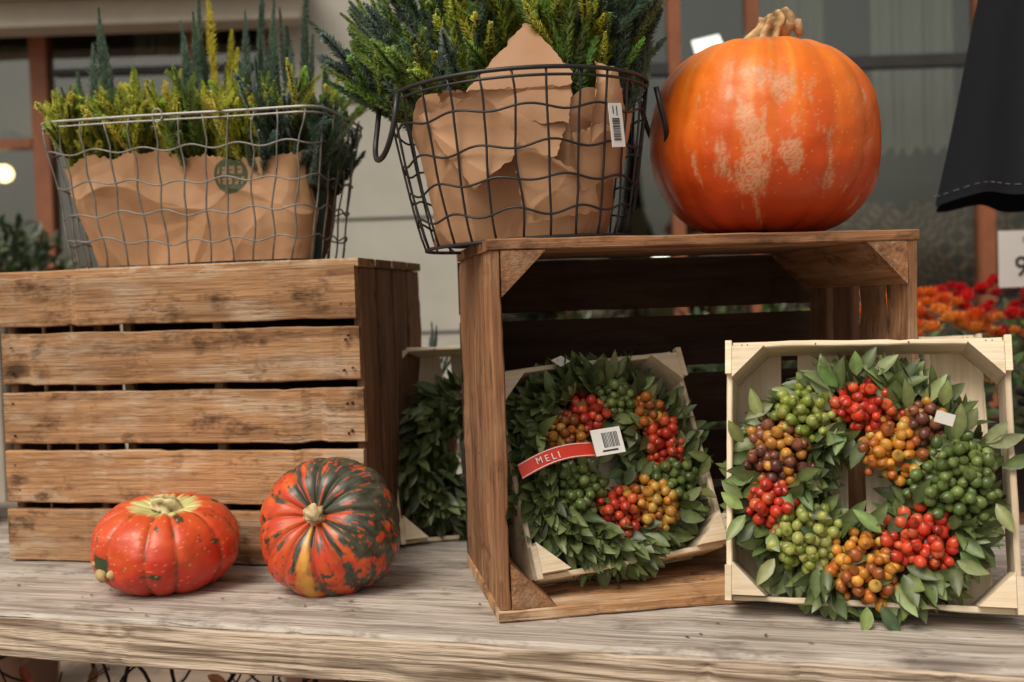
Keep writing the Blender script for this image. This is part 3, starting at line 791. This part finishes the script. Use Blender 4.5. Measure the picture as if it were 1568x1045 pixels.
for i in range(70):
    c=rnd.choice([(.25,.06,.035),(.2,.1,.05),(.28,.12,.05)])
    leaf(mb,Vector((U(-1.3,.3),U(1.55,1.8),U(-.5,-.1))),Vector((U(-1,1),U(-1,1),U(-1,.5))),Vector((U(-1,1),-1,U(-1,1))),U(.02,.04),.015,c)
mb.build('dry_leaves',LEAF,tb)

# ------------------------------------------------------------------ ground
def pave():
    m,nt,b=newmat('paving'); tc=N(nt,'ShaderNodeTexCoord')
    br=N(nt,'ShaderNodeTexBrick'); L(nt,tc.outputs['Object'],br.inputs['Vector']); br.inputs['Scale'].default_value=2.4
    br.inputs['Color1'].default_value=(.33,.235,.18,1); br.inputs['Color2'].default_value=(.27,.20,.155,1); br.inputs['Mortar'].default_value=(.12,.10,.08,1); br.inputs['Mortar Size'].default_value=.012
    n=noi(nt,tc.outputs['Object'],14,4,.6).outputs['Fac']
    L(nt,mixc(nt,mapr(nt,n,.3,.7,0,.5),br.outputs['Color'],(.18,.14,.11)),b.inputs['Base Color']); b.inputs['Roughness'].default_value=.85
    return m
mb=MB(); mb.add([(-300,-300,-.78),(300,-300,-.78),(300,300,-.78),(-300,300,-.78)],[(0,1,2,3)]); mb.build('pavement',pave())

# ------------------------------------------------------------------ building
WALL=plain('stucco_wall',(.42,.41,.365),.85,nscale=2.5,namt=.14)
STONE=plain('stone_trim',(.40,.365,.31),.8,nscale=3,namt=.18)
FR=plain('painted_window_frame',(.25,.085,.036),.5,nscale=8,namt=.25)
DK=plain('dark_metal',(.025,.025,.028),.5)
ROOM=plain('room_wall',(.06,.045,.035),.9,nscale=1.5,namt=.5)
CUR=plain('curtain_reflection_cloth',(.34,.33,.29),.9,nscale=3,namt=.25,aniso=(2,1,.5))
def glassm():
    m,nt,b=newmat('window_glass'); nt.nodes.remove(b); out=nt.nodes['Material Output']
    t=N(nt,'ShaderNodeBsdfTransparent'); t.inputs[0].default_value=(.7,.73,.7,1); g=N(nt,'ShaderNodeBsdfGlossy'); g.inputs['Roughness'].default_value=.03; g.inputs[0].default_value=(.9,.92,.9,1)
    mx=N(nt,'ShaderNodeMixShader'); mx.inputs[0].default_value=.13
    tc=N(nt,'ShaderNodeTexCoord'); n=noi(nt,tc.outputs['Object'],1.3,2).outputs['Fac']; bp=N(nt,'ShaderNodeBump'); bp.inputs['Strength'].default_value=.15; bp.inputs['Distance'].default_value=.05
    L(nt,n,bp.inputs['Height']); L(nt,bp.outputs[0],g.inputs['Normal'])
    L(nt,t.outputs[0],mx.inputs[1]); L(nt,g.outputs[0],mx.inputs[2]); L(nt,mx.outputs[0],out.inputs[0]); return m
GL=glassm()
B=empty('shop_building')
def bx(name,mat,a,b,par=B):
    mb=MB(); mb.box(a,b); return mb.build(name,mat,par,None,False)
Y0=4.5
bx('pier_far_left',WALL,(-14,Y0,-.78),(-3.4,Y0+.35,6))
bx('wall_under_window',STONE,(-3.4,Y0,-.78),(-.95,Y0+.35,.42))
bx('sill',STONE,(-3.45,Y0-.07,.422),(-.93,Y0+.2,.47))
bx('wall_above_window',WALL,(-3.4,Y0,1.62),(-.95,Y0+.35,6))
bx('cornice',STONE,(-3.6,Y0-.16,1.50),(-.80,Y0-.003,1.60)); bx('cornice_upper',STONE,(-3.6,Y0-.24,1.603),(-.80,Y0-.003,1.72))
bx('pier',WALL,(-.95,Y0,-.78),(-.12,Y0+.35,6))
for z0 in (-.25,.22,.70,1.18): bx('joint_line',DK,(-.95,Y0-.002,z0),(-.12,Y0+.01,z0+.012))
bx('wall_above_entrance',WALL,(-.12,Y0,2.1),(2.75,Y0+.35,6))
bx('pier_right',WALL,(2.75,Y0,-.78),(14,Y0+.35,6))
bx('threshold',STONE,(-.12,Y0,-.78),(2.75,Y0+.35,-.66))
for x in (-11,-8,-5,-2,1,4,7,10):
    bx('upper_window_frame',FR,(x-.5,Y0-.03,3.1),(x+.5,Y0-.002,4.8)); bx('upper_window_pane',DK,(x-.43,Y0-.04,3.17),(x+.43,Y0-.031,4.73))
for x in (-11,-7.5,5,8.5,11.5):
    bx('lower_window_frame',FR,(x-.7,Y0-.03,.3),(x+.7,Y0-.002,1.9)); bx('lower_window_pane',DK,(x-.62,Y0-.04,.38),(x+.62,Y0-.031,1.82))
for x0,x1 in ((-3.4,-3.33),(-1.99,-1.92),(-1.32,-1.26),(-1.01,-.95)): bx('frame_upright',FR,(x0,Y0+.08,.472),(x1,Y0+.16,1.62))
bx('frame_top',FR,(-3.33,Y0+.085,1.55),(-1.01,Y0+.155,1.62)); bx('frame_bottom',FR,(-3.33,Y0+.085,.472),(-1.01,Y0+.155,.53))
bx('frame_bar',FR,(-3.33,Y0+.09,1.06),(-2.0,Y0+.15,1.10)); bx('frame_bar',DK,(-1.9,Y0+.09,1.36),(-1.01,Y0+.15,1.385))
bx('window_pane',GL,(-3.33,Y0+.12,.53),(-1.01,Y0+.124,1.55))
for x0,x1 in ((-.12,-.05),(.70,.75),(1.03,1.08),(2.0,2.06),(2.68,2.75)): bx('frame_upright',FR,(x0,Y0+.08,-.66),(x1,Y0+.16,2.1))
bx('frame_bar',DK,(-.05,Y0+.09,1.28),(2.68,Y0+.15,1.33)); bx('frame_bar',DK,(1.1,Y0+.09,-.1),(2.0,Y0+.15,.02))
bx('window_pane',GL,(-.05,Y0+.12,-.66),(2.68,Y0+.124,2.1))
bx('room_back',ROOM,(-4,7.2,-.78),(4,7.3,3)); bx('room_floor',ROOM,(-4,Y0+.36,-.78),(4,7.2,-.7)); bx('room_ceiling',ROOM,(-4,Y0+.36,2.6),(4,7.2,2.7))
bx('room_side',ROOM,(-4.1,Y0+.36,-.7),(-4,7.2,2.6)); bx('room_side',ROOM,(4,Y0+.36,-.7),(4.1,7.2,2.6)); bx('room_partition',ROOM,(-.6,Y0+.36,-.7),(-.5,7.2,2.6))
def curtain_reflection(x0,x1,z0,z1,y):
    mb=MB(); n=40; vs=[]
    for i in range(n+1):
        x=x0+(x1-x0)*i/n; yy=y+.012*math.sin(i*.5)+.01*math.sin(i*1.3)
        vs+=[(x,yy,z0+.02*math.sin(i)),(x,yy,z1)]
    mb.add(vs,[(2*i,2*i+2,2*i+3,2*i+1) for i in range(n)]); mb.build('curtain_reflection',CUR,B)
curtain_reflection(1.12,1.42,1.30,2.1,4.78); curtain_reflection(1.62,2.0,.95,2.1,4.80); curtain_reflection(-1.62,-1.36,.9,1.6,4.8); curtain_reflection(-3.2,-2.1,1.2,1.6,5.05)  # right pair stands in for a pale building reflected in the glass
mb=MB()
for z0 in (.1,.55,1.0,1.45):
    mb.box((-.4,6.6,z0),(2.6,7.0,z0+.03),(.12,.07,.04))
    x=-.35
    while x<2.5:
        w_=U(.06,.2); h_=U(.1,.33); mb.box((x,6.65,z0+.031),(x+w_,6.9,z0+.031+h_),rnd.choice([(.3,.08,.04),(.05,.09,.05),(.35,.3,.22),(.04,.05,.08),(.2,.12,.06)])); x+=w_+U(.02,.2)
mb.build('shelves',vcol('shop_goods'),B,None,False)
mb=MB()
for c in (1.55,2.05):
    for k in range(-3,4):
        for sg in (-1,1):
            Mx=Matrix.Translation((c+k*.11,4.95,.52))@Matrix.Rotation(sg*math.pi/4,4,'Y'); mb.box((-.012,-.01,-.3),(.012,.01,.3),M=Mx,col=(.34,.18,.11))
mb.build('chair_lattice',vcol('chair_wood'),B)
LAMP=emis('warm_lamp',(1,.66,.30),9); LAMPW=emis('white_lamp',(1,.96,.88),4)
mb=MB()
for Cc,r_ in ((Vector((-2.24,4.85,.99)),.04),(Vector((-1.75,5.6,1.30)),.03),(Vector((.35,5.8,1.2)),.035),(Vector((1.5,6.0,.95)),.035),(Vector((1.25,6.2,.62)),.03)):
    mb.add([Cc+v*r_ for v in SPH],SPF)
mb.build('lamp_globes',LAMP,B)
mb=MB(); mb.add([(.86,4.95,1.50),(.98,4.93,1.52),(1.04,5.0,1.42),(.90,5.0,1.40)],[(0,1,2,3)]); mb.build('ceiling_lamp',LAMPW,B,None,False)
mb=MB(); mb.box((.66,4.9,.50),(.72,5.0,.53)); mb.build('counter_lamp',LAMPW,B,None,False)

def shrub(name,loc,r,n,pal,s_=.05):
    mb=MB()
    for i in range(n):
        a=U(0,6.28);ph=math.acos(U(-.3,1)); rr=r*U(.45,1.05)
        d=Vector((math.sin(ph)*math.cos(a),math.sin(ph)*math.sin(a),math.cos(ph)))
        leaf(mb,d*rr,d+Vector((U(-1,1),U(-1,1),U(-.5,1)))*.7,Vector((U(-1,1),U(-1,1),1)),s_*U(.6,1.2),s_*.4,tuple(x*U(.6,1.2) for x in rnd.choice(pal)))
    e=empty(name,Matrix.Translation(loc)); mb.build('foliage',LEAF,e)
    hgt=loc[2]+.78
    mb=MB(); mb.tube([(0,0,-hgt+.25),(0,0,0)],.02,8,False,(.08,.05,.03)); pot(mb,0,0,r*.6,.36,(.12,.06,.04),z=-hgt); mb.build('planter',POT,e); return e
DG=[(.03,.055,.02),(.05,.08,.03),(.04,.06,.03)]
shrub('potted_shrub',(-1.50,3.2,.38),.23,800,DG); shrub('potted_shrub',(.15,3.0,-.05),.32,900,DG); shrub('potted_shrub',(.75,3.3,.0),.34,900,DG)
shrub('potted_shrub',(-.55,3.1,-.35),.3,700,DG)

# flower display at right
FL=empty('flower_display')
mb=MB(); mg=MB()
for i in range(420):
    x=U(.70,2.0); y=U(1.98,2.6); hh=.245+(y-2)*.16+.02*math.sin(x*17)+U(-.02,.015)
    red=(x>.98+U(-.06,.06))
    pal=[(.60,.02,.025),(.70,.03,.03),(.45,.015,.03)] if red else [(.82,.22,.04),(.88,.33,.07),(.75,.14,.03)]
    c=rnd.choice(pal); P=Vector((x,y,hh)); r=U(.018,.028)
    for j in range(16):
        a=j*2.4; el=.2+.9*(j/16); d=Vector((math.cos(a)*math.cos(el),math.sin(a)*math.cos(el),math.sin(el)))
        leaf(mb,P,d,Vector((0,0,1)),r,r*.55,tuple(v*U(.8,1.15) for v in c),curl=-.1)
for i in range(1500):
    x=U(.70,2.02); y=U(1.95,2.62); zz=U(.02,.22)+(y-2)*.13
    leaf(mg,Vector((x,y,zz)),Vector((U(-1,1),U(-1,1),U(0,1))),Vector((U(-1,1),-.5,1)),U(.03,.05),.02,tuple(v*U(.6,1.2) for v in rnd.choice(DG+LG)))
mb.build('blossoms',LEAF,FL); mg.build('leaves',LEAF,FL)
mb=MB()
for i in range(8):
    for j in range(3): pot(mb,.80+i*.16,2.08+j*.2,.065,.12,(.05,.04,.04),z=-.09)
mb.build('pots',POT,FL)
board('stand_top',FL,W_SIDE,(.66,1.92,-.12),(2.1,2.68,-.092),'x')
for x in (.7,2.04):
    for y in (1.98,2.6): board('stand_leg',FL,W_SIDE,(x-.03,y-.03,-.78),(x+.03,y+.03,-.121),'z')
sg=empty('price_sign',Matrix.Translation((1.115,2.30,.335)))
bxm=MB(); bxm.box((-.075,-.003,0),(.075,.003,.120)); bxm.build('card',PAPERW,sg,None,False)
bxm=MB(); bxm.tube([(0,.005,-.2),(0,.005,.02)],.004,6); bxm.build('stick',DK,sg)
for txt,zz,ss in (('CENA',.094,.020),('999',.024,.060)):
    tcu=bpy.data.curves.new('sign_text','FONT'); tcu.body=txt; tcu.size=ss; tcu.extrude=.0003; tcu.align_x='CENTER'
    to=bpy.data.objects.new('sign_text',tcu); COL.objects.link(to); to.parent=sg; to.location=(0,-.0045,zz); to.rotation_euler=(math.pi/2,0,0); to.data.materials.append(INK)

# closed parasol at right
CAN=vcol('black_canvas',rough=.9,spec=.15,nscale=30,namt=.2,bump=.3,bscale=400)
PS=empty('closed_parasol',Matrix.Translation((.875,1.66,0)))
mb=MB(); K=160; vs=[];nz=30
for i in range(nz+1):
    t=i/nz; zz=.47+1.25*t; r=.205-.19*(t*1.45 if t<.45 else .652+.348*(t-.45)/.55)
    r=max(r,.016)
    for k in range(K):
        a=2*math.pi*k/K; rr=r*(1+.06*math.cos(a*8+.6*math.sin(t*3))+.03*noise.noise((a*3,t*4,0)))
        vs.append((rr*math.cos(a),rr*math.sin(a),zz-.006*math.cos(a*8)*(1-t)))
mb.add(vs,[(i*K+k,i*K+(k+1)%K,(i+1)*K+(k+1)%K,(i+1)*K+k) for i in range(nz) for k in range(K)],(.010,.011,.015))
mb.build('canvas',CAN,PS)
mb=MB()
for k in range(0,K,2):
    a=2*math.pi*k/K; a2=2*math.pi*(k+1.1)/K
    def pp(a): 
        rr=.2035*(1+.06*math.cos(a*8))*1.01; return Vector((rr*math.cos(a),rr*math.sin(a),.484-.006*math.cos(a*8)))
    mb.tube([pp(a),pp(a2)],.0005,4,False,(.2,.19,.18))
mb.build('hem_stitches',CAN,PS)
mb=MB(); mb.tube([(0,0,-.78),(0,0,1.8)],.016,10,False,(.2,.18,.15)); mb.tube([(0,0,-.78),(0,0,-.72)],.16,20,False,(.1,.1,.1)); mb.build('pole',DK,PS)
def c_or(a,sz,cr,g,ca,sa): return lerp((.70,.14,.015),(.8,.22,.02),.5+fb(ca*2,sa*2,sz*2))
gr=[i*2*math.pi/12 for i in range(12)]
e=pumpkin('pumpkin',Matrix.Translation((-.985,1.80,.085)),.11,.165,gr,.04,.1,c_or,PK,nt_=96,np_=48)
stem(e,[(0,0,.066),(0,0,.09),(.01,0,.12)],[.02,.012,.012])

# ------------------------------------------------------------------ person partly outside the frame at right
SKIN=vcol('skin',rough=.5,spec=.4,nscale=30,namt=.06,bump=0); CLOTH=plain('dark_jacket',(.03,.032,.04),.85,nscale=30); JEANS=plain('trousers',(.04,.05,.08),.85,nscale=40); HAIR=plain('brown_hair',(.06,.035,.02),.6,nscale=60,aniso=(1,1,.2))
def skinned(name,V_,E_,mat,parent,lv=2):
    me=bpy.data.meshes.new(name); me.from_pydata([v[0] for v in V_],E_,[]); o=bpy.data.objects.new(name,me); COL.objects.link(o); o.parent=parent
    md=o.modifiers.new('skin','SKIN')
    for i,v in enumerate(V_):
        me.skin_vertices[0].data[i].radius=(v[1],v[2] if len(v)>2 else v[1])
    me.skin_vertices[0].data[0].use_root=True; md.use_smooth_shade=True
    s_=o.modifiers.new('sub','SUBSURF'); s_.levels=lv; s_.render_levels=lv
    me.materials.append(mat)
    at=me.color_attributes.new('Col','FLOAT_COLOR','POINT')
    for d_ in at.data: d_.color=(.62,.36,.26,1)
    return o
try:
    PE=empty('market_customer',Matrix.Translation((1.25,1.72,-.78)))
    skinned('trousers',[((0,0,.92),.13),((0,-.09,.86),.10),((-.02,-.10,.48),.062),((0,-.10,.10),.05),((0,.09,.86),.10),((-.02,.10,.48),.062),((.02,.10,.10),.05)],[(0,1),(1,2),(2,3),(0,4),(4,5),(5,6)],JEANS,PE)
    skinned('shoes_l',[((.03,-.10,.05),.045),((-.06,-.10,.045),.045),((-.17,-.10,.035),.035)],[(0,1),(1,2)],CLOTH,PE)
    skinned('shoes_r',[((.05,.10,.05),.045),((-.04,.10,.045),.045),((-.15,.10,.035),.035)],[(0,1),(1,2)],CLOTH,PE)
    skinned('jacket',[((0,0,1.12),.14),((0,0,.90),.15),((-.02,0,1.30),.15),((-.03,0,1.42),.075),((-.03,-.17,1.38),.062),((-.10,-.22,1.12),.048),((-.26,0.02,.965),.036),((-.02,.17,1.38),.062),((.0,.22,1.10),.048),((-.06,.20,.88),.036)],[(0,1),(0,2),(2,3),(2,4),(4,5),(5,6),(2,7),(7,8),(8,9)],CLOTH,PE)
    skinned('neck',[((-.03,0,1.40),.055),((-.04,0,1.52),.052)],[(0,1)],SKIN,PE)
    mb=MB(); vs=[];cs=[]
    for v in [Vector((math.sin(math.pi*i/24)*math.cos(k*math.pi/16),math.sin(math.pi*i/24)*math.sin(k*math.pi/16),math.cos(math.pi*i/24))) for i in range(25) for k in range(32)]:
        x=-v.x*.098; y=v.y*.076*(1-.18*max(0,-v.z)); z_=v.z*.118
        if v.x>.9 and abs(v.y)<.22 and -.45<v.z<.15: x-=.020*(1-abs(v.y)/.22)*(1-(v.z+.15)**2*6 if abs(v.z+.15)<.4 else 0)
        if v.x>.75 and .08<v.z<.30 and .2<abs(v.y)<.55: x+=.006
        vs.append(Vector((x-.05,y,z_+1.60))); lip=v.x>.85 and -.60<v.z<-.50 and abs(v.y)<.33
        cs.append((.45,.15,.12) if lip else (.62,.36,.26))
    mb.add(vs,[(i*32+k,(i+1)*32+k,(i+1)*32+(k+1)%32,i*32+(k+1)%32) for i in range(24) for k in range(32)],cs)
    for sg_ in (-1,1):
        mb.add([Vector((-.134,sg_*.030,1.622))+v*.011 for v in SPH],SPF,(.7,.68,.65)); mb.add([Vector((-.1425,sg_*.030,1.622))+v*.005 for v in SPH],SPF,(.03,.02,.015))
        mb.add([Vector((-.04+v.x*.018,sg_*.078+v.y*.008,1.60+v.z*.030)) for v in SPH],SPF,(.6,.34,.25))
    mb.build('head',SKIN,PE)
    mb=MB(); vs=[]
    for i in range(17):
        for k in range(32):
            th=math.pi*i/16*.72; a=k*math.pi/16; v=Vector((math.sin(th)*math.cos(a),math.sin(th)*math.sin(a),math.cos(th)))
            cut=.25 if v.x<-.35 else -9
            zz_=max(v.z,cut); vs.append(Vector((-.030+v.x*.108,v.y*.088,1.615+zz_*.128+.003*math.sin(a*9))))
    mb.add(vs,[(i*32+k,(i+1)*32+k,(i+1)*32+(k+1)%32,i*32+(k+1)%32) for i in range(16) for k in range(32)]); mb.build('hair',HAIR,PE)
    def hand(name,w,d,side,nrm_,curl):
        w=Vector(w); d=Vector(d).normalized(); side=Vector(side).normalized(); nv_=Vector(nrm_).normalized()
        skinned(name+'_palm',[(w,.026,.022),(w+d*.04,.034,.018),(w+d*.085,.038,.015)],[(0,1),(1,2)],SKIN,PE)
        for j,(o_,l_) in enumerate(((-.028,.070),(-.009,.080),(.010,.075),(.028,.058))):
            b_=w+d*.085+side*o_; pts=[w+d*.06+side*o_*.8,b_]; dd=d.copy()
            for m_,f_ in enumerate((.45,.32,.23)):
                dd=(dd+nv_*curl*(m_+.6)).normalized(); pts.append(pts[-1]+dd*l_*f_)
            skinned(name+'_finger_%d'%j,[(p_,r_) for p_,r_ in zip(pts,(.009,.0092,.0085,.008,.006))],[(0,1),(1,2),(2,3),(3,4)],SKIN,PE)
        t0=w+d*.025-side*.020
        t1=t0+(d*.5-side*.8+nv_*.2).normalized()*.035; td_=(d*.85-side*.3+nv_*.3).normalized()
        skinned(name+'_thumb',[(t0,.012),(t1,.011),(t1+td_*.03,.0095),(t1+td_*.052,.007)],[(0,1),(1,2),(2,3)],SKIN,PE)
    hand('left_hand',(-.265,.03,.955),(-.95,.20,-.22),(0,.35,-.93),(.1,.9,.3),.28)
    hand('right_hand',(-.062,.20,.875),(-.15,0,-1),(-1,0,.1),(0,-1,0),.22)
except Exception as ex:
    print('PERSON ERR',ex)

# ------------------------------------------------------------------ camera, light, world
cam=bpy.data.cameras.new('camera'); co=bpy.data.objects.new('camera',cam); COL.objects.link(co)
cam.lens=38; cam.sensor_width=36; cam.clip_start=.01; cam.clip_end=1000
co.matrix_world=Matrix.Translation((0,0,.335))@Matrix.Rotation(math.radians(90-1.97),4,'X')@Matrix.Rotation(-.033,4,'Z')
cam.dof.use_dof=True; cam.dof.focus_distance=1.18; cam.dof.aperture_fstop=4.5
scene.camera=co
w=bpy.data.worlds.new('World'); scene.world=w; w.use_nodes=True; nt=w.node_tree
bg=nt.nodes['Background']; sky=nt.nodes.new('ShaderNodeTexSky'); sky.sky_type='NISHITA'; sky.sun_disc=False
sky.sun_elevation=math.radians(52); sky.sun_rotation=math.radians(218); sky.air_density=1.; sky.dust_density=4.
hs=nt.nodes.new('ShaderNodeHueSaturation'); hs.inputs['Saturation'].default_value=.3
nt.links.new(sky.outputs[0],hs.inputs['Color']); 
mx=nt.nodes.new('ShaderNodeMix'); mx.data_type='RGBA'; mx.blend_type='MULTIPLY'; mx.inputs[0].default_value=1; mx.inputs[7].default_value=(1.0,.925,.80,1)
nt.links.new(hs.outputs[0],mx.inputs[6]); nt.links.new(mx.outputs[2],bg.inputs[0]); bg.inputs[1].default_value=.115
sl=bpy.data.lights.new('sun','SUN'); sl.energy=2.1; sl.angle=math.radians(32); sl.color=(1,.92,.80)
so=bpy.data.objects.new('sun',sl); COL.objects.link(so)
sd=Vector((-.44,-.56,.91)).normalized(); so.rotation_euler=sd.to_track_quat('Z','Y').to_euler()
scene.view_settings.view_transform='Standard'; scene.view_settings.look='None'; scene.view_settings.exposure=0
